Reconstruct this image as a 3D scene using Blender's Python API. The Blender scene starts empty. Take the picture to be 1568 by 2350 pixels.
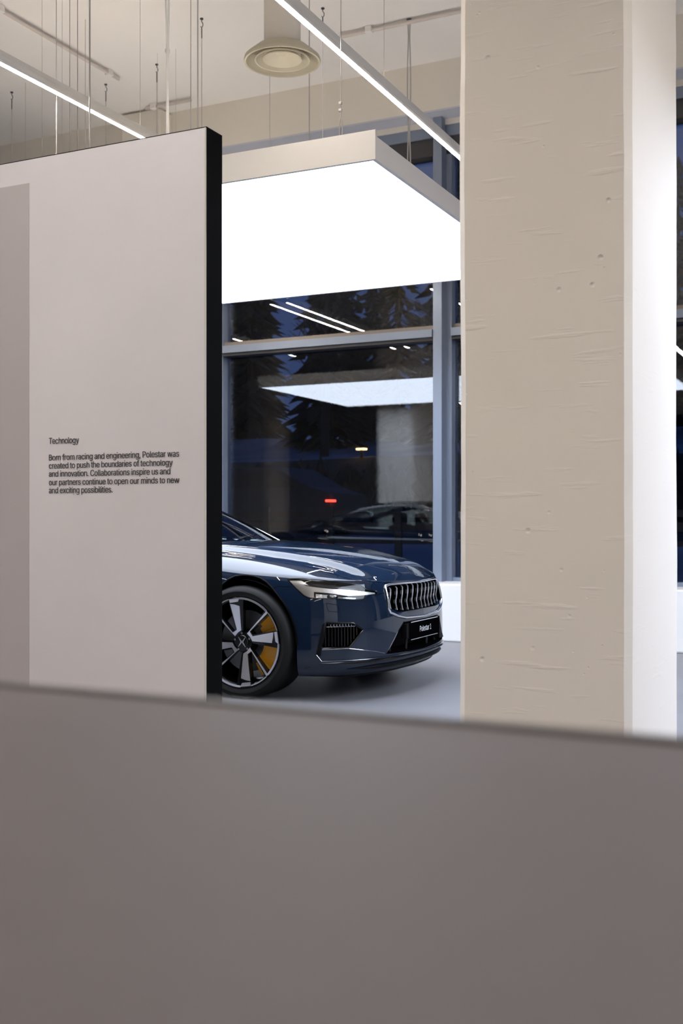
import bpy, bmesh, math, random
import numpy as np
from mathutils import Vector, Matrix, noise
random.seed(7)
scene = bpy.context.scene
COL = scene.collection
# ================================================================ camera, sky, exposure
FPX, HORIZON, CAM_Z = 2540.0, 1197.0, 1.09
cam = bpy.data.cameras.new('camera'); cam_o = bpy.data.objects.new('camera', cam); COL.objects.link(cam_o)
cam.sensor_fit = 'VERTICAL'; cam.sensor_height = 36.0; cam.sensor_width = 24.0
cam.lens = FPX/2350*36.0; cam.shift_y = (HORIZON-1175)/2350
cam.clip_start = .02; cam.clip_end = 400
cam_o.location = (0, 0, CAM_Z); cam_o.rotation_euler = (math.pi/2, 0, math.radians(25.8))
cam.dof.use_dof = True; cam.dof.focus_distance = 5.4; cam.dof.aperture_fstop = 3.9
scene.camera = cam_o
world = bpy.data.worlds.new('dusk_sky'); scene.world = world; world.use_nodes = True
wn = world.node_tree; wn.nodes.clear()
w_out = wn.nodes.new('ShaderNodeOutputWorld'); w_bg = wn.nodes.new('ShaderNodeBackground')
w_tc = wn.nodes.new('ShaderNodeTexCoord'); w_sep = wn.nodes.new('ShaderNodeSeparateXYZ'); w_rmp = wn.nodes.new('ShaderNodeValToRGB')
wn.links.new(w_tc.outputs['Generated'], w_sep.inputs[0]); wn.links.new(w_sep.outputs['Z'], w_rmp.inputs[0])
w_rmp.color_ramp.elements[0].color = (.024, .040, .092, 1); w_rmp.color_ramp.elements[1].color = (.010, .027, .095, 1)
w_rmp.color_ramp.elements[1].position = .5
wn.links.new(w_rmp.outputs[0], w_bg.inputs['Color']); w_bg.inputs['Strength'].default_value = 1.0
wn.links.new(w_bg.outputs[0], w_out.inputs[0])
vs = scene.view_settings
vs.view_transform = 'Standard'; vs.look = 'None'; vs.exposure = 0.68; vs.gamma = 1.0; vs.use_curve_mapping = False
scene.cycles.sample_clamp_indirect = 6.0
scene.cycles.max_bounces = 10; scene.cycles.transparent_max_bounces = 24

# ================================================================ materials
MAT = {}
def mat(name, color=(.8, .8, .8), rough=.5, metal=0.0, coat=0.0, coat_rough=.03, emit=None, estr=0.0, spec=.5, noise_scale=None, noise_amt=0.0, bump=0.0, bump_scale=40.0, stretch=(1, 1, 1)):
    m = bpy.data.materials.new(name); m.use_nodes = True; nt = m.node_tree
    b = nt.nodes['Principled BSDF']
    b.inputs['Base Color'].default_value = (*color, 1); b.inputs['Roughness'].default_value = rough
    b.inputs['Metallic'].default_value = metal; b.inputs['Coat Weight'].default_value = coat; b.inputs['Coat Roughness'].default_value = coat_rough
    b.inputs['Specular IOR Level'].default_value = spec
    if emit: b.inputs['Emission Color'].default_value = (*emit, 1); b.inputs['Emission Strength'].default_value = estr
    if noise_scale or bump:
        tc = nt.nodes.new('ShaderNodeTexCoord'); mp = nt.nodes.new('ShaderNodeMapping'); mp.inputs['Scale'].default_value = stretch
        nt.links.new(tc.outputs['Object'], mp.inputs[0])
    if noise_scale:
        n = nt.nodes.new('ShaderNodeTexNoise'); n.inputs['Scale'].default_value = noise_scale; n.inputs['Detail'].default_value = 5
        r = nt.nodes.new('ShaderNodeValToRGB')
        r.color_ramp.elements[0].position = .3; r.color_ramp.elements[1].position = .7
        r.color_ramp.elements[0].color = (*[max(0, c*(1-noise_amt)) for c in color], 1); r.color_ramp.elements[1].color = (*[min(1, c*(1+noise_amt)) for c in color], 1)
        nt.links.new(mp.outputs[0], n.inputs['Vector']); nt.links.new(n.outputs['Fac'], r.inputs[0]); nt.links.new(r.outputs[0], b.inputs['Base Color'])
    if bump:
        n2 = nt.nodes.new('ShaderNodeTexNoise'); n2.inputs['Scale'].default_value = bump_scale; n2.inputs['Detail'].default_value = 6
        bp = nt.nodes.new('ShaderNodeBump'); bp.inputs['Strength'].default_value = bump; bp.inputs['Distance'].default_value = .01
        nt.links.new(mp.outputs[0], n2.inputs['Vector']); nt.links.new(n2.outputs['Fac'], bp.inputs['Height']); nt.links.new(bp.outputs[0], b.inputs['Normal'])
    MAT[name] = m; return m
def glass_mat(name, tint=(1, 1, 1), ior=1.5, rough=0.0):
    m = bpy.data.materials.new(name); m.use_nodes = True; nt = m.node_tree; nt.nodes.clear()
    o = nt.nodes.new('ShaderNodeOutputMaterial'); mx = nt.nodes.new('ShaderNodeMixShader'); fr = nt.nodes.new('ShaderNodeFresnel')
    t = nt.nodes.new('ShaderNodeBsdfTransparent'); g = nt.nodes.new('ShaderNodeBsdfGlossy')
    t.inputs['Color'].default_value = (*tint, 1); g.inputs['Roughness'].default_value = rough; fr.inputs['IOR'].default_value = ior
    nt.links.new(fr.outputs[0], mx.inputs[0]); nt.links.new(t.outputs[0], mx.inputs[1]); nt.links.new(g.outputs[0], mx.inputs[2]); nt.links.new(mx.outputs[0], o.inputs[0])
    MAT[name] = m; return m
def light_mat(name, color, strength):
    m = bpy.data.materials.new(name); m.use_nodes = True; nt = m.node_tree; nt.nodes.clear()
    o = nt.nodes.new('ShaderNodeOutputMaterial'); e = nt.nodes.new('ShaderNodeEmission')
    e.inputs['Color'].default_value = (*color, 1); e.inputs['Strength'].default_value = strength
    nt.links.new(e.outputs[0], o.inputs[0]); MAT[name] = m; return m
L_BOX, L_TUBE, L_UP = 5.2, 58.0, 23.0
light_mat('lightbox_glow', (.85, .94, 1.10), L_BOX)
light_mat('led_glow', (1.0, .90, .79), L_TUBE)
light_mat('uplight_glow', (1.0, .89, .78), L_UP)
light_mat('red_glow', (1.0, .05, .03), 3.0)
light_mat('amber_glow', (1.0, .62, .25), 3.0)
mat('ceiling_paint', (.80, .775, .74), .9, bump=.12, bump_scale=3)
mat('wall_paint', (.72, .68, .61), .9, bump=.15, bump_scale=4)
mat('room_wall', (.55, .53, .50), .9)
mat('floor_concrete', (.18, .18, .20), .42, noise_scale=1.3, noise_amt=.10)
mat('white_ledge', (.74, .74, .74), .45)
mat('frame_aluminium', (.21, .25, .33), .45, metal=.35)
mat('frame_bronze', (.20, .17, .15), .5, metal=.3)
mat('frame_dark', (.035, .035, .04), .5)
mat('beam_soffit', (.50, .52, .58), .8)
mat('panel_white', (.75, .735, .785), .55, noise_scale=1.1, noise_amt=.045)
mat('panel_grey', (.49, .46, .49), .5)
mat('panel_black', (.001, .001, .0012), .6, spec=.05)
mat('ink', (.01, .008, .012), .6)
mat('counter_top', (.104, .093, .098), .62, spec=.16, noise_scale=2.0, noise_amt=.05)
mat('counter_rim', (.055, .05, .053), .5)
mat('counter_side', (.30, .28, .28), .6)
mat('light_metal', (.66, .65, .63), .55)
mat('lightbox_frame', (.74, .72, .70), .55)
mat('vent_metal', (.44, .41, .32), .45)
mat('duct_paint', (.66, .63, .58), .7)
mat('dark_hole', (.01, .01, .01), .9)
mat('steel_wire', (.42, .41, .40), .45, metal=.5)
mat('white_cable', (.85, .84, .82), .5)
mat('conduit_paint', (.55, .50, .46), .7)
# column plaster: painted concrete with trowel marks and pits
def column_mat():
    m = bpy.data.materials.new('column_plaster'); m.use_nodes = True; nt = m.node_tree; b = nt.nodes['Principled BSDF']
    b.inputs['Base Color'].default_value = (.80, .755, .70, 1); b.inputs['Roughness'].default_value = .7
    tc = nt.nodes.new('ShaderNodeTexCoord')
    def nz(scale, stretch, detail=5):
        mp = nt.nodes.new('ShaderNodeMapping'); mp.inputs['Scale'].default_value = stretch; mp.inputs['Rotation'].default_value = (0, .12, 0)
        n = nt.nodes.new('ShaderNodeTexNoise'); n.inputs['Scale'].default_value = scale; n.inputs['Detail'].default_value = detail
        nt.links.new(tc.outputs['Object'], mp.inputs[0]); nt.links.new(mp.outputs[0], n.inputs['Vector']); return n.outputs['Fac']
    def ramp(sock, p0, p1):
        r = nt.nodes.new('ShaderNodeMapRange'); r.inputs[1].default_value = p0; r.inputs[2].default_value = p1
        nt.links.new(sock, r.inputs[0]); return r.outputs[0]
    def math_(op, a, b_):
        n = nt.nodes.new('ShaderNodeMath'); n.operation = op
        for i, v in enumerate((a, b_)):
            if hasattr(v, 'node'): nt.links.new(v, n.inputs[i])
            else: n.inputs[i].default_value = v
        return n.outputs[0]
    broad = nz(2.2, (1, 1, .6), 3)
    streak = ramp(nz(3.2, (1.3, 1.3, 11), 4), .60, .72)
    vo = nt.nodes.new('ShaderNodeTexVoronoi'); vo.inputs['Scale'].default_value = 11; nt.links.new(tc.outputs['Object'], vo.inputs['Vector'])
    pit = ramp(vo.outputs['Distance'], .11, .03)
    v2 = nt.nodes.new('ShaderNodeTexVoronoi'); v2.inputs['Scale'].default_value = 27; nt.links.new(tc.outputs['Object'], v2.inputs['Vector'])
    fine = math_('MULTIPLY', ramp(v2.outputs['Distance'], .12, .05), ramp(nz(4.3, (1, 1, 1), 2), .55, .58))
    pit = math_('ADD', pit, math_('MULTIPLY', fine, .6))
    gate = ramp(nz(3.1, (1, 1, 1), 2), .50, .54)
    ge = nt.nodes.new('ShaderNodeNewGeometry'); sy_ = nt.nodes.new('ShaderNodeSeparateXYZ'); nt.links.new(ge.outputs['True Normal'], sy_.inputs[0])
    front = ramp(sy_.outputs['Y'], -.6, -.9)             # relief mostly on the front; bright side smoothed as if washed out by light
    pit = math_('MULTIPLY', math_('MULTIPLY', pit, gate), front)
    streak = math_('MULTIPLY', streak, math_('ADD', math_('MULTIPLY', front, .8), .2))
    h = math_('ADD', math_('MULTIPLY', broad, .4), math_('MULTIPLY', streak, .14))
    h = math_('SUBTRACT', h, math_('MULTIPLY', pit, .6))
    bp = nt.nodes.new('ShaderNodeBump'); bp.inputs['Strength'].default_value = .55; bp.inputs['Distance'].default_value = .02
    nt.links.new(h, bp.inputs['Height']); nt.links.new(bp.outputs[0], b.inputs['Normal'])
    MAT['column_plaster'] = m
column_mat()

# ================================================================ helpers
def empty(name, loc=(0, 0, 0), parent=None):
    o = bpy.data.objects.new(name, None); COL.objects.link(o); o.location = loc; o.empty_display_size = .1
    if parent: o.parent = parent
    return o
def tag(o, label, cat, group=None):
    o['label'] = label; o['category'] = cat
    if group: o['group'] = group
    return o
def struct(o): o['kind'] = 'structure'; return o
def mesh_obj(name, v, f, material, parent=None, smooth=False, loc=None):
    me = bpy.data.meshes.new(name); me.from_pydata([tuple(map(float, p)) for p in v], [], f); me.update()
    if material: me.materials.append(MAT[material] if isinstance(material, str) else material)
    if smooth: me.polygons.foreach_set('use_smooth', [True]*len(me.polygons))
    o = bpy.data.objects.new(name, me); COL.objects.link(o)
    if parent: o.parent = parent
    if loc: o.location = loc
    return o
class MB:
    def __init__(s): s.v, s.f = [], []
    def add(s, v, f):
        b = len(s.v); s.v += [tuple(p) for p in v]; s.f += [tuple(i+b for i in q) for q in f]; return s
    def box(s, x0, x1, y0, y1, z0, z1):
        return s.add([(x0, y0, z0), (x1, y0, z0), (x1, y1, z0), (x0, y1, z0), (x0, y0, z1), (x1, y0, z1), (x1, y1, z1), (x0, y1, z1)],
                     [(0, 3, 2, 1), (4, 5, 6, 7), (0, 1, 5, 4), (1, 2, 6, 5), (2, 3, 7, 6), (3, 0, 4, 7)])
    def bbox(s, x0, x1, y0, y1, z0, z1, c):
        bm = bmesh.new(); bmesh.ops.create_cube(bm, size=1)
        for v in bm.verts: v.co = Vector(((x0+x1)/2+v.co.x*(x1-x0), (y0+y1)/2+v.co.y*(y1-y0), (z0+z1)/2+v.co.z*(z1-z0)))
        bmesh.ops.bevel(bm, geom=bm.edges[:], offset=c, segments=2, affect='EDGES', profile=.5)
        bm.verts.index_update(); s.add([v.co[:] for v in bm.verts], [[q.index for q in p.verts] for p in bm.faces]); bm.free(); return s
    def tube(s, pts, r, n=8, cap=True):
        pts = [Vector(p) for p in pts]; rs = r if isinstance(r, (list, tuple)) else [r]*len(pts); rings = []
        up = None
        for i, p in enumerate(pts):
            d = (pts[min(i+1, len(pts)-1)]-pts[max(i-1, 0)]).normalized()
            if up is None: up = Vector((0, 0, 1)) if abs(d.z) < .9 else Vector((1, 0, 0))
            e = d.cross(up); e = e.normalized() if e.length > 1e-6 else Vector((1, 0, 0)); q = e.cross(d); up = q
            rings.append([p+(e*math.cos(2*math.pi*k/n)+q*math.sin(2*math.pi*k/n))*rs[i] for k in range(n)])
        v = [c for g in rings for c in g]; f = []
        for i in range(len(pts)-1):
            for k in range(n): f.append((i*n+k, i*n+(k+1) % n, (i+1)*n+(k+1) % n, (i+1)*n+k))
        if cap: f += [tuple(range(n-1, -1, -1)), tuple((len(pts)-1)*n+k for k in range(n))]
        return s.add(v, f)
    def lathe(s, prof, n=48, axis='z', c=(0, 0, 0)):
        v, f = [], []; m = len(prof)
        for k in range(n):
            a = 2*math.pi*k/n
            for r, h in prof:
                x, y = r*math.cos(a), r*math.sin(a)
                v.append({'z': (c[0]+x, c[1]+y, c[2]+h), 'y': (c[0]+x, c[1]+h, c[2]+y), 'x': (c[0]+h, c[1]+x, c[2]+y)}[axis])
        for k in range(n):
            for j in range(m-1): f.append((k*m+j, ((k+1) % n)*m+j, ((k+1) % n)*m+j+1, k*m+j+1))
        return s.add(v, f)
    def prism(s, poly, h0, h1, to3):
        """poly: 2-D outline, to3(p, q, h) -> point"""
        n = len(poly); v = [to3(p, q, h0) for p, q in poly]+[to3(p, q, h1) for p, q in poly]
        f = [tuple(range(n-1, -1, -1)), tuple(range(n, 2*n))]+[(i, (i+1) % n, n+(i+1) % n, n+i) for i in range(n)]
        return s.add(v, f)
    def obj(s, name, material, parent=None, smooth=False, loc=None):
        o = mesh_obj(name, s.v, s.f, material, parent, smooth, loc)
        if smooth:
            bm = bmesh.new(); bm.from_mesh(o.data); bmesh.ops.recalc_face_normals(bm, faces=bm.faces[:]); bm.to_mesh(o.data); bm.free()
            o.data.set_sharp_from_angle(angle=math.radians(38))
        else:
            bm = bmesh.new(); bm.from_mesh(o.data); bmesh.ops.recalc_face_normals(bm, faces=bm.faces[:]); bm.to_mesh(o.data); bm.free()
        return o
def copy_tree(o, parent=None):
    c = o.copy(); COL.objects.link(c); c.parent = parent
    for ch in list(o.children): copy_tree(ch, c)
    return c
try: FONT = bpy.data.fonts.load(bpy.utils.system_resource('DATAFILES', path='fonts')+'/Inter.woff2')      # the typeface that ships inside Blender
except Exception: FONT = None
from mathutils.geometry import delaunay_2d_cdt
def text_mesh(name, body, width, material, parent, height=None, bold=0.0):
    """flat lettering in the local XY plane, left-bottom at the origin; scaled to the given width and cap height; filled by winding number"""
    cu = bpy.data.curves.new(name, 'FONT'); cu.body = body; cu.size = 1.0; cu.fill_mode = 'NONE'; cu.space_character = .95; cu.resolution_u = 4
    if FONT: cu.font = FONT
    t = bpy.data.objects.new(name+'_tmp', cu); COL.objects.link(t)
    dg = bpy.context.evaluated_depsgraph_get(); me = bpy.data.meshes.new_from_object(t.evaluated_get(dg)); bpy.data.objects.remove(t)
    co = np.array([v.co[:2] for v in me.vertices]); nxt = {}
    for e in me.edges:
        i, j = sorted(e.vertices)
        if j == i+1 and i not in nxt: nxt[i] = j
        else: nxt[j] = i                                  # closing edge of a contour
    seg = np.array(sorted(nxt.items())); A, B = co[seg[:, 0]], co[seg[:, 1]]
    V, _e, F, *_ = delaunay_2d_cdt([Vector(c) for c in co], [tuple(q) for q in seg.tolist()], [], 0, 1e-6)
    V = np.array([v[:] for v in V]); keep = []
    for f_ in F:
        c = V[list(f_)].mean(0); up = (A[:, 1] <= c[1]) & (B[:, 1] > c[1]); dn = (A[:, 1] > c[1]) & (B[:, 1] <= c[1])
        cr = (B[:, 0]-A[:, 0])*(c[1]-A[:, 1])-(c[0]-A[:, 0])*(B[:, 1]-A[:, 1])
        if int((up & (cr > 0)).sum())-int((dn & (cr < 0)).sum()) != 0: keep.append(tuple(f_))
    cap = V[:, 1].max(); sx = width/(V[:, 0].max()-V[:, 0].min()); sy = height*1.04/cap if height else sx; x0 = V[:, 0].min()
    P = [((p_[0]-x0)*sx, p_[1]*sy, 0) for p_ in V]; n_ = len(P)
    if bold: P = [(p_[0]-bold/2, p_[1], 0) for p_ in P]+[(p_[0]+bold/2, p_[1], .0002) for p_ in P]; keep = keep+[tuple(i+n_ for i in f_) for f_ in keep]
    return mesh_obj(name, P, keep, material, parent)
# ================================================================ room shell
CEIL, YW = 5.36, 10.0
X0, X1, Y0 = -15.5, 9.0, -9.0
struct(MB().box(X0, X1, Y0, YW+.3, -.2, 0).obj('floor', 'floor_concrete'))
struct(MB().box(X0, X1, Y0, YW+.3, CEIL, CEIL+.25).obj('ceiling', 'ceiling_paint'))
struct(MB().box(X0-.2, X0, Y0, YW+.3, 0, CEIL).obj('wall_left', 'room_wall'))
struct(MB().box(X1, X1+.2, Y0, YW+.3, 0, CEIL).obj('wall_right', 'room_wall'))
struct(MB().box(X0, X1, Y0-.2, Y0, 0, CEIL).obj('wall_rear', 'room_wall'))
# beam over the windows: painted face, grey soffit
wf = struct(MB().box(X0, X1, 9.63, YW+.3, 4.915, CEIL).obj('wall_front', 'wall_paint'))
struct(MB().box(X0, X1, 9.632, YW+.29, 4.90, 4.915).obj('trim_1', 'beam_soffit'))
# ledge under the windows
struct(MB().bbox(X0, X1, 9.46, YW+.25, 0, .525, .015).obj('trim_2', 'white_ledge'))
# pilasters standing on the window line
PIL = [-12.74, -6.87, -1.0, 4.87]
for i, px in enumerate(PIL):
    struct(MB().bbox(px-.245, px+.245, 9.42, YW+.28, .525, CEIL-.02, .012).obj('trim_%d' % (3+i), 'wall_paint'))
# ---- windows: between the pilasters, two lights wide, two lights high
def window(n, xl, xr, tilt):
    w = struct(empty('window_%d' % n, ((xl+xr)/2, YW, .525)))
    def part(name, m, *bx):
        b = MB()
        for q in bx: b.box(q[0]-w.location.x, q[1]-w.location.x, q[2]-YW, q[3]-YW, q[4]-.525, q[5]-.525)
        return b.obj(name, m, w)
    zt, zr0, zr1 = 4.58, 2.82, 2.925
    part('frame_jamb', 'frame_aluminium', (xl, xl+.055, 9.90, 10.06, .525, zt)); part('frame_jamb', 'frame_aluminium', (xr-.055, xr, 9.90, 10.06, .525, zt))
    part('transom', 'frame_aluminium', (xl+.055, xr-.055, 9.87, 10.06, zr0+.03, zr1))
    part('transom_groove', 'frame_dark', (xl+.055, xr-.055, 9.895, 10.05, zr0, zr0+.03))
    part('transom_bead', 'frame_bronze', (xl+.055, xr-.055, 9.935, 10.05, zr1, zr1+.045))
    part('sill_bead', 'frame_aluminium', (xl+.055, xr-.055, 9.93, 10.05, .525, .56))
    part('head_rail', 'frame_dark', (xl, xr, 9.90, 10.06, zt, 4.75))
    part('head_frame', 'frame_aluminium', (xl, xr, 9.88, 10.06, 4.75, 4.85)); part('head_plate', 'wall_paint', (xl, xr, 9.86, 10.06, 4.85, 4.90))
    for (z0, z1, nm) in ((.56, zr0, 'pane'), (zr1+.045, zt, 'pane')):
        for k, (yy, tl) in enumerate(((10.0, 0.0), (10.026, tilt))):
            zc, xc = (z0+z1)/2, (xl+xr)/2; hx, hz = (xr-xl)/2-.05, (z1-z0)/2+.004
            g = mesh_obj(nm, [(-hx, 0, -hz), (hx, 0, -hz), (hx, 0, hz), (-hx, 0, hz)], [(0, 1, 2, 3)], 'window_glass', w, loc=(0, yy-YW, zc-.525))
            g.rotation_euler = (math.radians(tl*.3), 0, math.radians(tl))
    return w
glass_mat('window_glass', (.93, .95, .97), 1.75)
n = 1
for i in range(len(PIL)-1):
    l, r = PIL[i]+.245, PIL[i+1]-.245; m = l+2.905 if i == 1 else (l+r)/2
    window(n, l+.40 if i == 1 else l+.1, m-.04, .30); window(n+1, m+.04, r-.1, .26); n += 2
    # mullion standing proud of the glass between the two lights
    mu = struct(MB().box(-.042, .042, 9.77, 10.07, .525, 4.90).obj('trim_%d' % (7+i), 'frame_aluminium', loc=(m, 0, 0)))
    k = struct(MB().box(l-.02, l+(.40 if i == 1 else .1), 9.86, 10.07, .525, 4.90).obj('trim_%d' % (10+2*i), 'frame_aluminium'))
    k = struct(MB().box(r-.1, r+.02, 9.86, 10.07, .525, 4.90).obj('trim_%d' % (11+2*i), 'frame_aluminium'))

# ================================================================ concrete columns
def column(label, cx, y0):
    xl, xr, y1 = -.30, .288, y0+.95                       # section with eased corners
    sec = [(xl+.031, 0), (xr-.02, 0), (xr, .04), (xr, .91), (xr-.03, .95), (xl+.03, .95), (xl, .92), (xl, .04)]
    pts = []
    for i, (p, q) in enumerate(sec):                      # subdivide the section
        p2, q2 = sec[(i+1) % len(sec)]; m = 8 if math.hypot(p2-p, q2-q) > .2 else 2
        for k in range(m): pts.append((p+(p2-p)*k/m, q+(q2-q)*k/m))
    N, M = len(pts), 150; v, f = [], []
    for j in range(M+1):
        z = (CEIL-.001)*j/M
        for p, q in pts:
            e = Vector((p*3+cx, q*3, z*1.1)); w = noise.noise(e)*.0045+noise.noise(e*5)*.0015
            big = noise.noise(Vector((cx, 3.1, z*.45)))*.004
            nx = (p-(xl+xr)/2)/.29; ny = (q-.475)/.475
            v.append((p+w*nx+big, q+w*ny, z))
    for j in range(M):
        for k in range(N): f.append((j*N+k, j*N+(k+1) % N, (j+1)*N+(k+1) % N, (j+1)*N+k))
    o = mesh_obj('concrete_column', v, f, 'column_plaster', smooth=True, loc=(cx, y0, 0))
    o.data.set_sharp_from_angle(angle=math.radians(24))
    return tag(o, label, 'column', 'concrete columns')
column('rough painted concrete column with one bright white side beside the car', -1.0, 3.6)
column('pale column mirrored in the window to the right of the hanging light box', -6.55, 3.6)
column('pale column mirrored in the window at the left edge of the glass', -12.4, -2.35)

# ================================================================ display panel with text
PX, PY, PZ = -2.32, 3.6, 2.61
p = tag(empty('display_panel', (PX, PY, 0)), 'tall white display panel with black edges and printed text', 'panel')
W = 2.35
MB().box(-W, 0, .006, .119, 0, PZ).obj('core', 'panel_black', p)
MB().box(-W, -.006, 0, .012, 0, PZ-.006).obj('face', 'panel_white', p)
MB().box(-W, -.872, -.002, .004, .28, 2.506).obj('printed_field', 'panel_grey', p)
MB().box(-.0065, -.0005, -.001, .011, 0, PZ-.0055).obj('edge_strip', 'light_metal', p)
TX = -3.085-PX
for body, zb, wd in (('Technology', 1.411, .155), ('Born from racing and engineering, Polestar was', 1.343, .644), ('created to push the boundaries of technology', 1.309, .614),
                     ('and innovation. Collaborations inspire us and', 1.275, .603), ('our partners continue to open our minds to new', 1.240, .645), ('and exciting possibilities.', 1.207, .325)):
    t = text_mesh('text_line', body, wd, 'ink', p, height=.0243, bold=.0010); t.location = (TX, -.0022, zb); t.rotation_euler = (math.pi/2, 0, 0)

# ================================================================ counter in the foreground
c = tag(empty('counter', (-.4, .25, 0)), 'grey counter with a thin dark rim filling the foreground', 'counter')
CT = .96
MB().bbox(-2.4, 2.4, -1.0, .425, CT-.04, CT, .004).obj('top', 'counter_top', c)
MB().bbox(-2.4, 2.4, .415, .428, CT-.045, CT+.003, .002).obj('rim', 'counter_rim', c)
MB().box(-2.3, 2.3, -.9, .36, .08, CT-.04).obj('body', 'counter_side', c)
MB().box(-2.25, 2.25, -.85, .31, 0, .08).obj('plinth', 'panel_black', c)

# ================================================================ hanging light boxes
def lightbox(label, xl, xr, y0, y1, zb):
    o = tag(empty('light_box', (xl, y0, zb)), label, 'light box', 'hanging light boxes'); L, D = xr-xl, y1-y0; t = .02
    MB().box(.012, L-.012, .012, D-.012, .004, .03).obj('diffuser', 'lightbox_glow', o)
    MB().box(0, L, 0, t, 0, .142).obj('side_frame', 'lightbox_frame', o)
    MB().box(0, L, D-t, D, 0, .142).obj('side_frame', 'lightbox_frame', o)
    MB().box(L-t, L, t, D-t, 0, .112).obj('side_frame', 'lightbox_frame', o)
    MB().box(0, t, t, D-t, 0, .112).obj('side_frame', 'lightbox_frame', o)
    MB().box(t, L-t, t, D-t, .09, .105).obj('lid', 'lightbox_frame', o)
    def hang(x, y):
        z0 = .13
        b = MB().tube([(x, y, z0+.10), (x, y, CEIL-zb)], .0022, 6); w = b.obj('suspension_wire', 'steel_wire', o, True)
        h = MB().tube([(x, y, z0-.02), (x-.008, y, z0+.03), (x-.006, y, z0+.075), (x, y, z0+.10), (x+.006, y, z0+.075), (x+.008, y, z0+.03), (x, y, z0-.02)], .003, 6)
        h.lathe([(.0001, -.004), (.012, -.004), (.012, .004), (.0001, .004)], 12, 'y', (x, y-.004, z0-.02))
        for dz in (.13, .165): h.bbox(x-.012, x+.006, y-.007, y+.007, z0+dz, z0+dz+.016, .003)
        h.obj('wire_clamp', 'steel_wire', w)
    for x in (L-.19, L-1.95, L-3.7): hang(x, .014)
    for x in (L-.35, L-2.1, L-3.9): hang(x, D-.014)
    return o
BX = (-7.22, -2.16, 4.84, 7.54, 2.826)
lightbox('large glowing white light box hanging over the blue car', *BX)
lightbox('second light box hanging out of frame, lighting the white side of the column', -.30, 5.0, 4.84, 7.54, 2.826)

# ================================================================ linear lights
def linear_light(label, x, y0, y1, z=3.44):
    o = tag(empty('linear_light', (x, y0, z)), label, 'light', 'linear LED ceiling lights'); L = y1-y0
    prof = [(-.016, .002), (.016, .002), (.023, .010), (.025, .03), (.024, .058), (.019, .062), (.014, .062), (.013, .046), (-.013, .046), (-.014, .062), (-.019, .062), (-.024, .058), (-.025, .03), (-.023, .010)]
    MB().prism(prof, 0, L, lambda p, q, h: (p, h, q)).obj('housing', 'light_metal', o)
    MB().box(-.0115, .0115, .004, L-.004, -.002, .004).obj('led_strip', 'led_glow', o)
    MB().box(-.012, .012, .02, L-.02, .044, .049).obj('uplight_strip', 'uplight_glow', o)
    k = max(2, int(L/2.6))
    for i in range(k):
        yy = .5+(L-4.5)*i/(k-1) if L > 6 else .7+(L-1.9)*i/(k-1)
        MB().tube([(0, yy, .045), (0, yy, CEIL-z-.0005)], .0013, 6).obj('suspension_wire', 'steel_wire', o, True)
    return o
linear_light('long LED tube light running from the duct towards the concrete column', -2.425, -6.5, 9.55)
linear_light('long LED tube light that passes behind the top of the display panel', -4.05, -6.5, 9.55)
linear_light('LED tube light mirrored as a bright line in the upper window', -5.70, 6.1, 9.55)
linear_light('twin of the mirrored LED tube light, hung close to its left', -5.90, 6.1, 9.55)
linear_light('LED tube light left of the camera, in line with the mirrored one', -5.72, -6.5, 1.5)
linear_light('LED tube light farthest left, above the back of the car', -7.45, 6.1, 9.55)
linear_light('LED tube light far left of the camera beside the mirrored column', -7.45, -6.5, 1.5)
linear_light('LED tube light to the right of the concrete column', .85, -6.5, 7.45)
linear_light('LED tube light farthest right, out over the second light box', 2.47, -6.5, 7.45)

# ================================================================ air diffusers
def diffuser(label, x, y, z):
    o = tag(empty('air_diffuser', (x, y, z)), label, 'air vent', 'round air diffusers')
    top = CEIL-z-.001
    MB().lathe([(.133, .03), (.133, top*.55), (.150, top*.8), (.165, top), (.155, top), (.14, top*.8), (.124, top*.55), (.124, .03)], 48).obj('duct', 'duct_paint', o, True)
    MB().lathe([(.262, .0), (.276, .0), (.279, .012), (.274, .03), (.245, .055), (.19, .10), (.135, .12), (.127, .12), (.18, .095), (.238, .05), (.256, .02), (.262, .0)], 64).obj('outer_ring', 'vent_metal', o, True)
    MB().lathe([(.190, .012), (.200, .010), (.201, .018), (.165, .055), (.125, .10), (.118, .10), (.155, .055), (.184, .022), (.190, .012)], 64).obj('middle_ring', 'vent_metal', o, True)
    MB().lathe([(.0001, .060), (.038, .060), (.05, .066), (.06, .062), (.132, .024), (.142, .018), (.143, .025), (.11, .06), (.075, .10), (.0001, .105)], 64).obj('centre_cone', 'vent_metal', o, True)
    MB().lathe([(.0001, .115), (.125, .115), (.125, .125), (.0001, .125)], 40).obj('throat', 'dark_hole', o)
    for k in range(3):
        a = 2*math.pi*k/3+.3
        MB().tube([(.07*math.cos(a), .07*math.sin(a), .092), (.235*math.cos(a), .235*math.sin(a), .065)], .004, 6).obj('strut', 'vent_metal', o, True)
    return o
diffuser('round ceiling air diffuser with concentric rings below its duct', -3.88, 7.04, 4.42)
diffuser('air diffuser mirrored in the upper window beneath the light box', -5.95, 5.45, 4.30)

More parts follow.
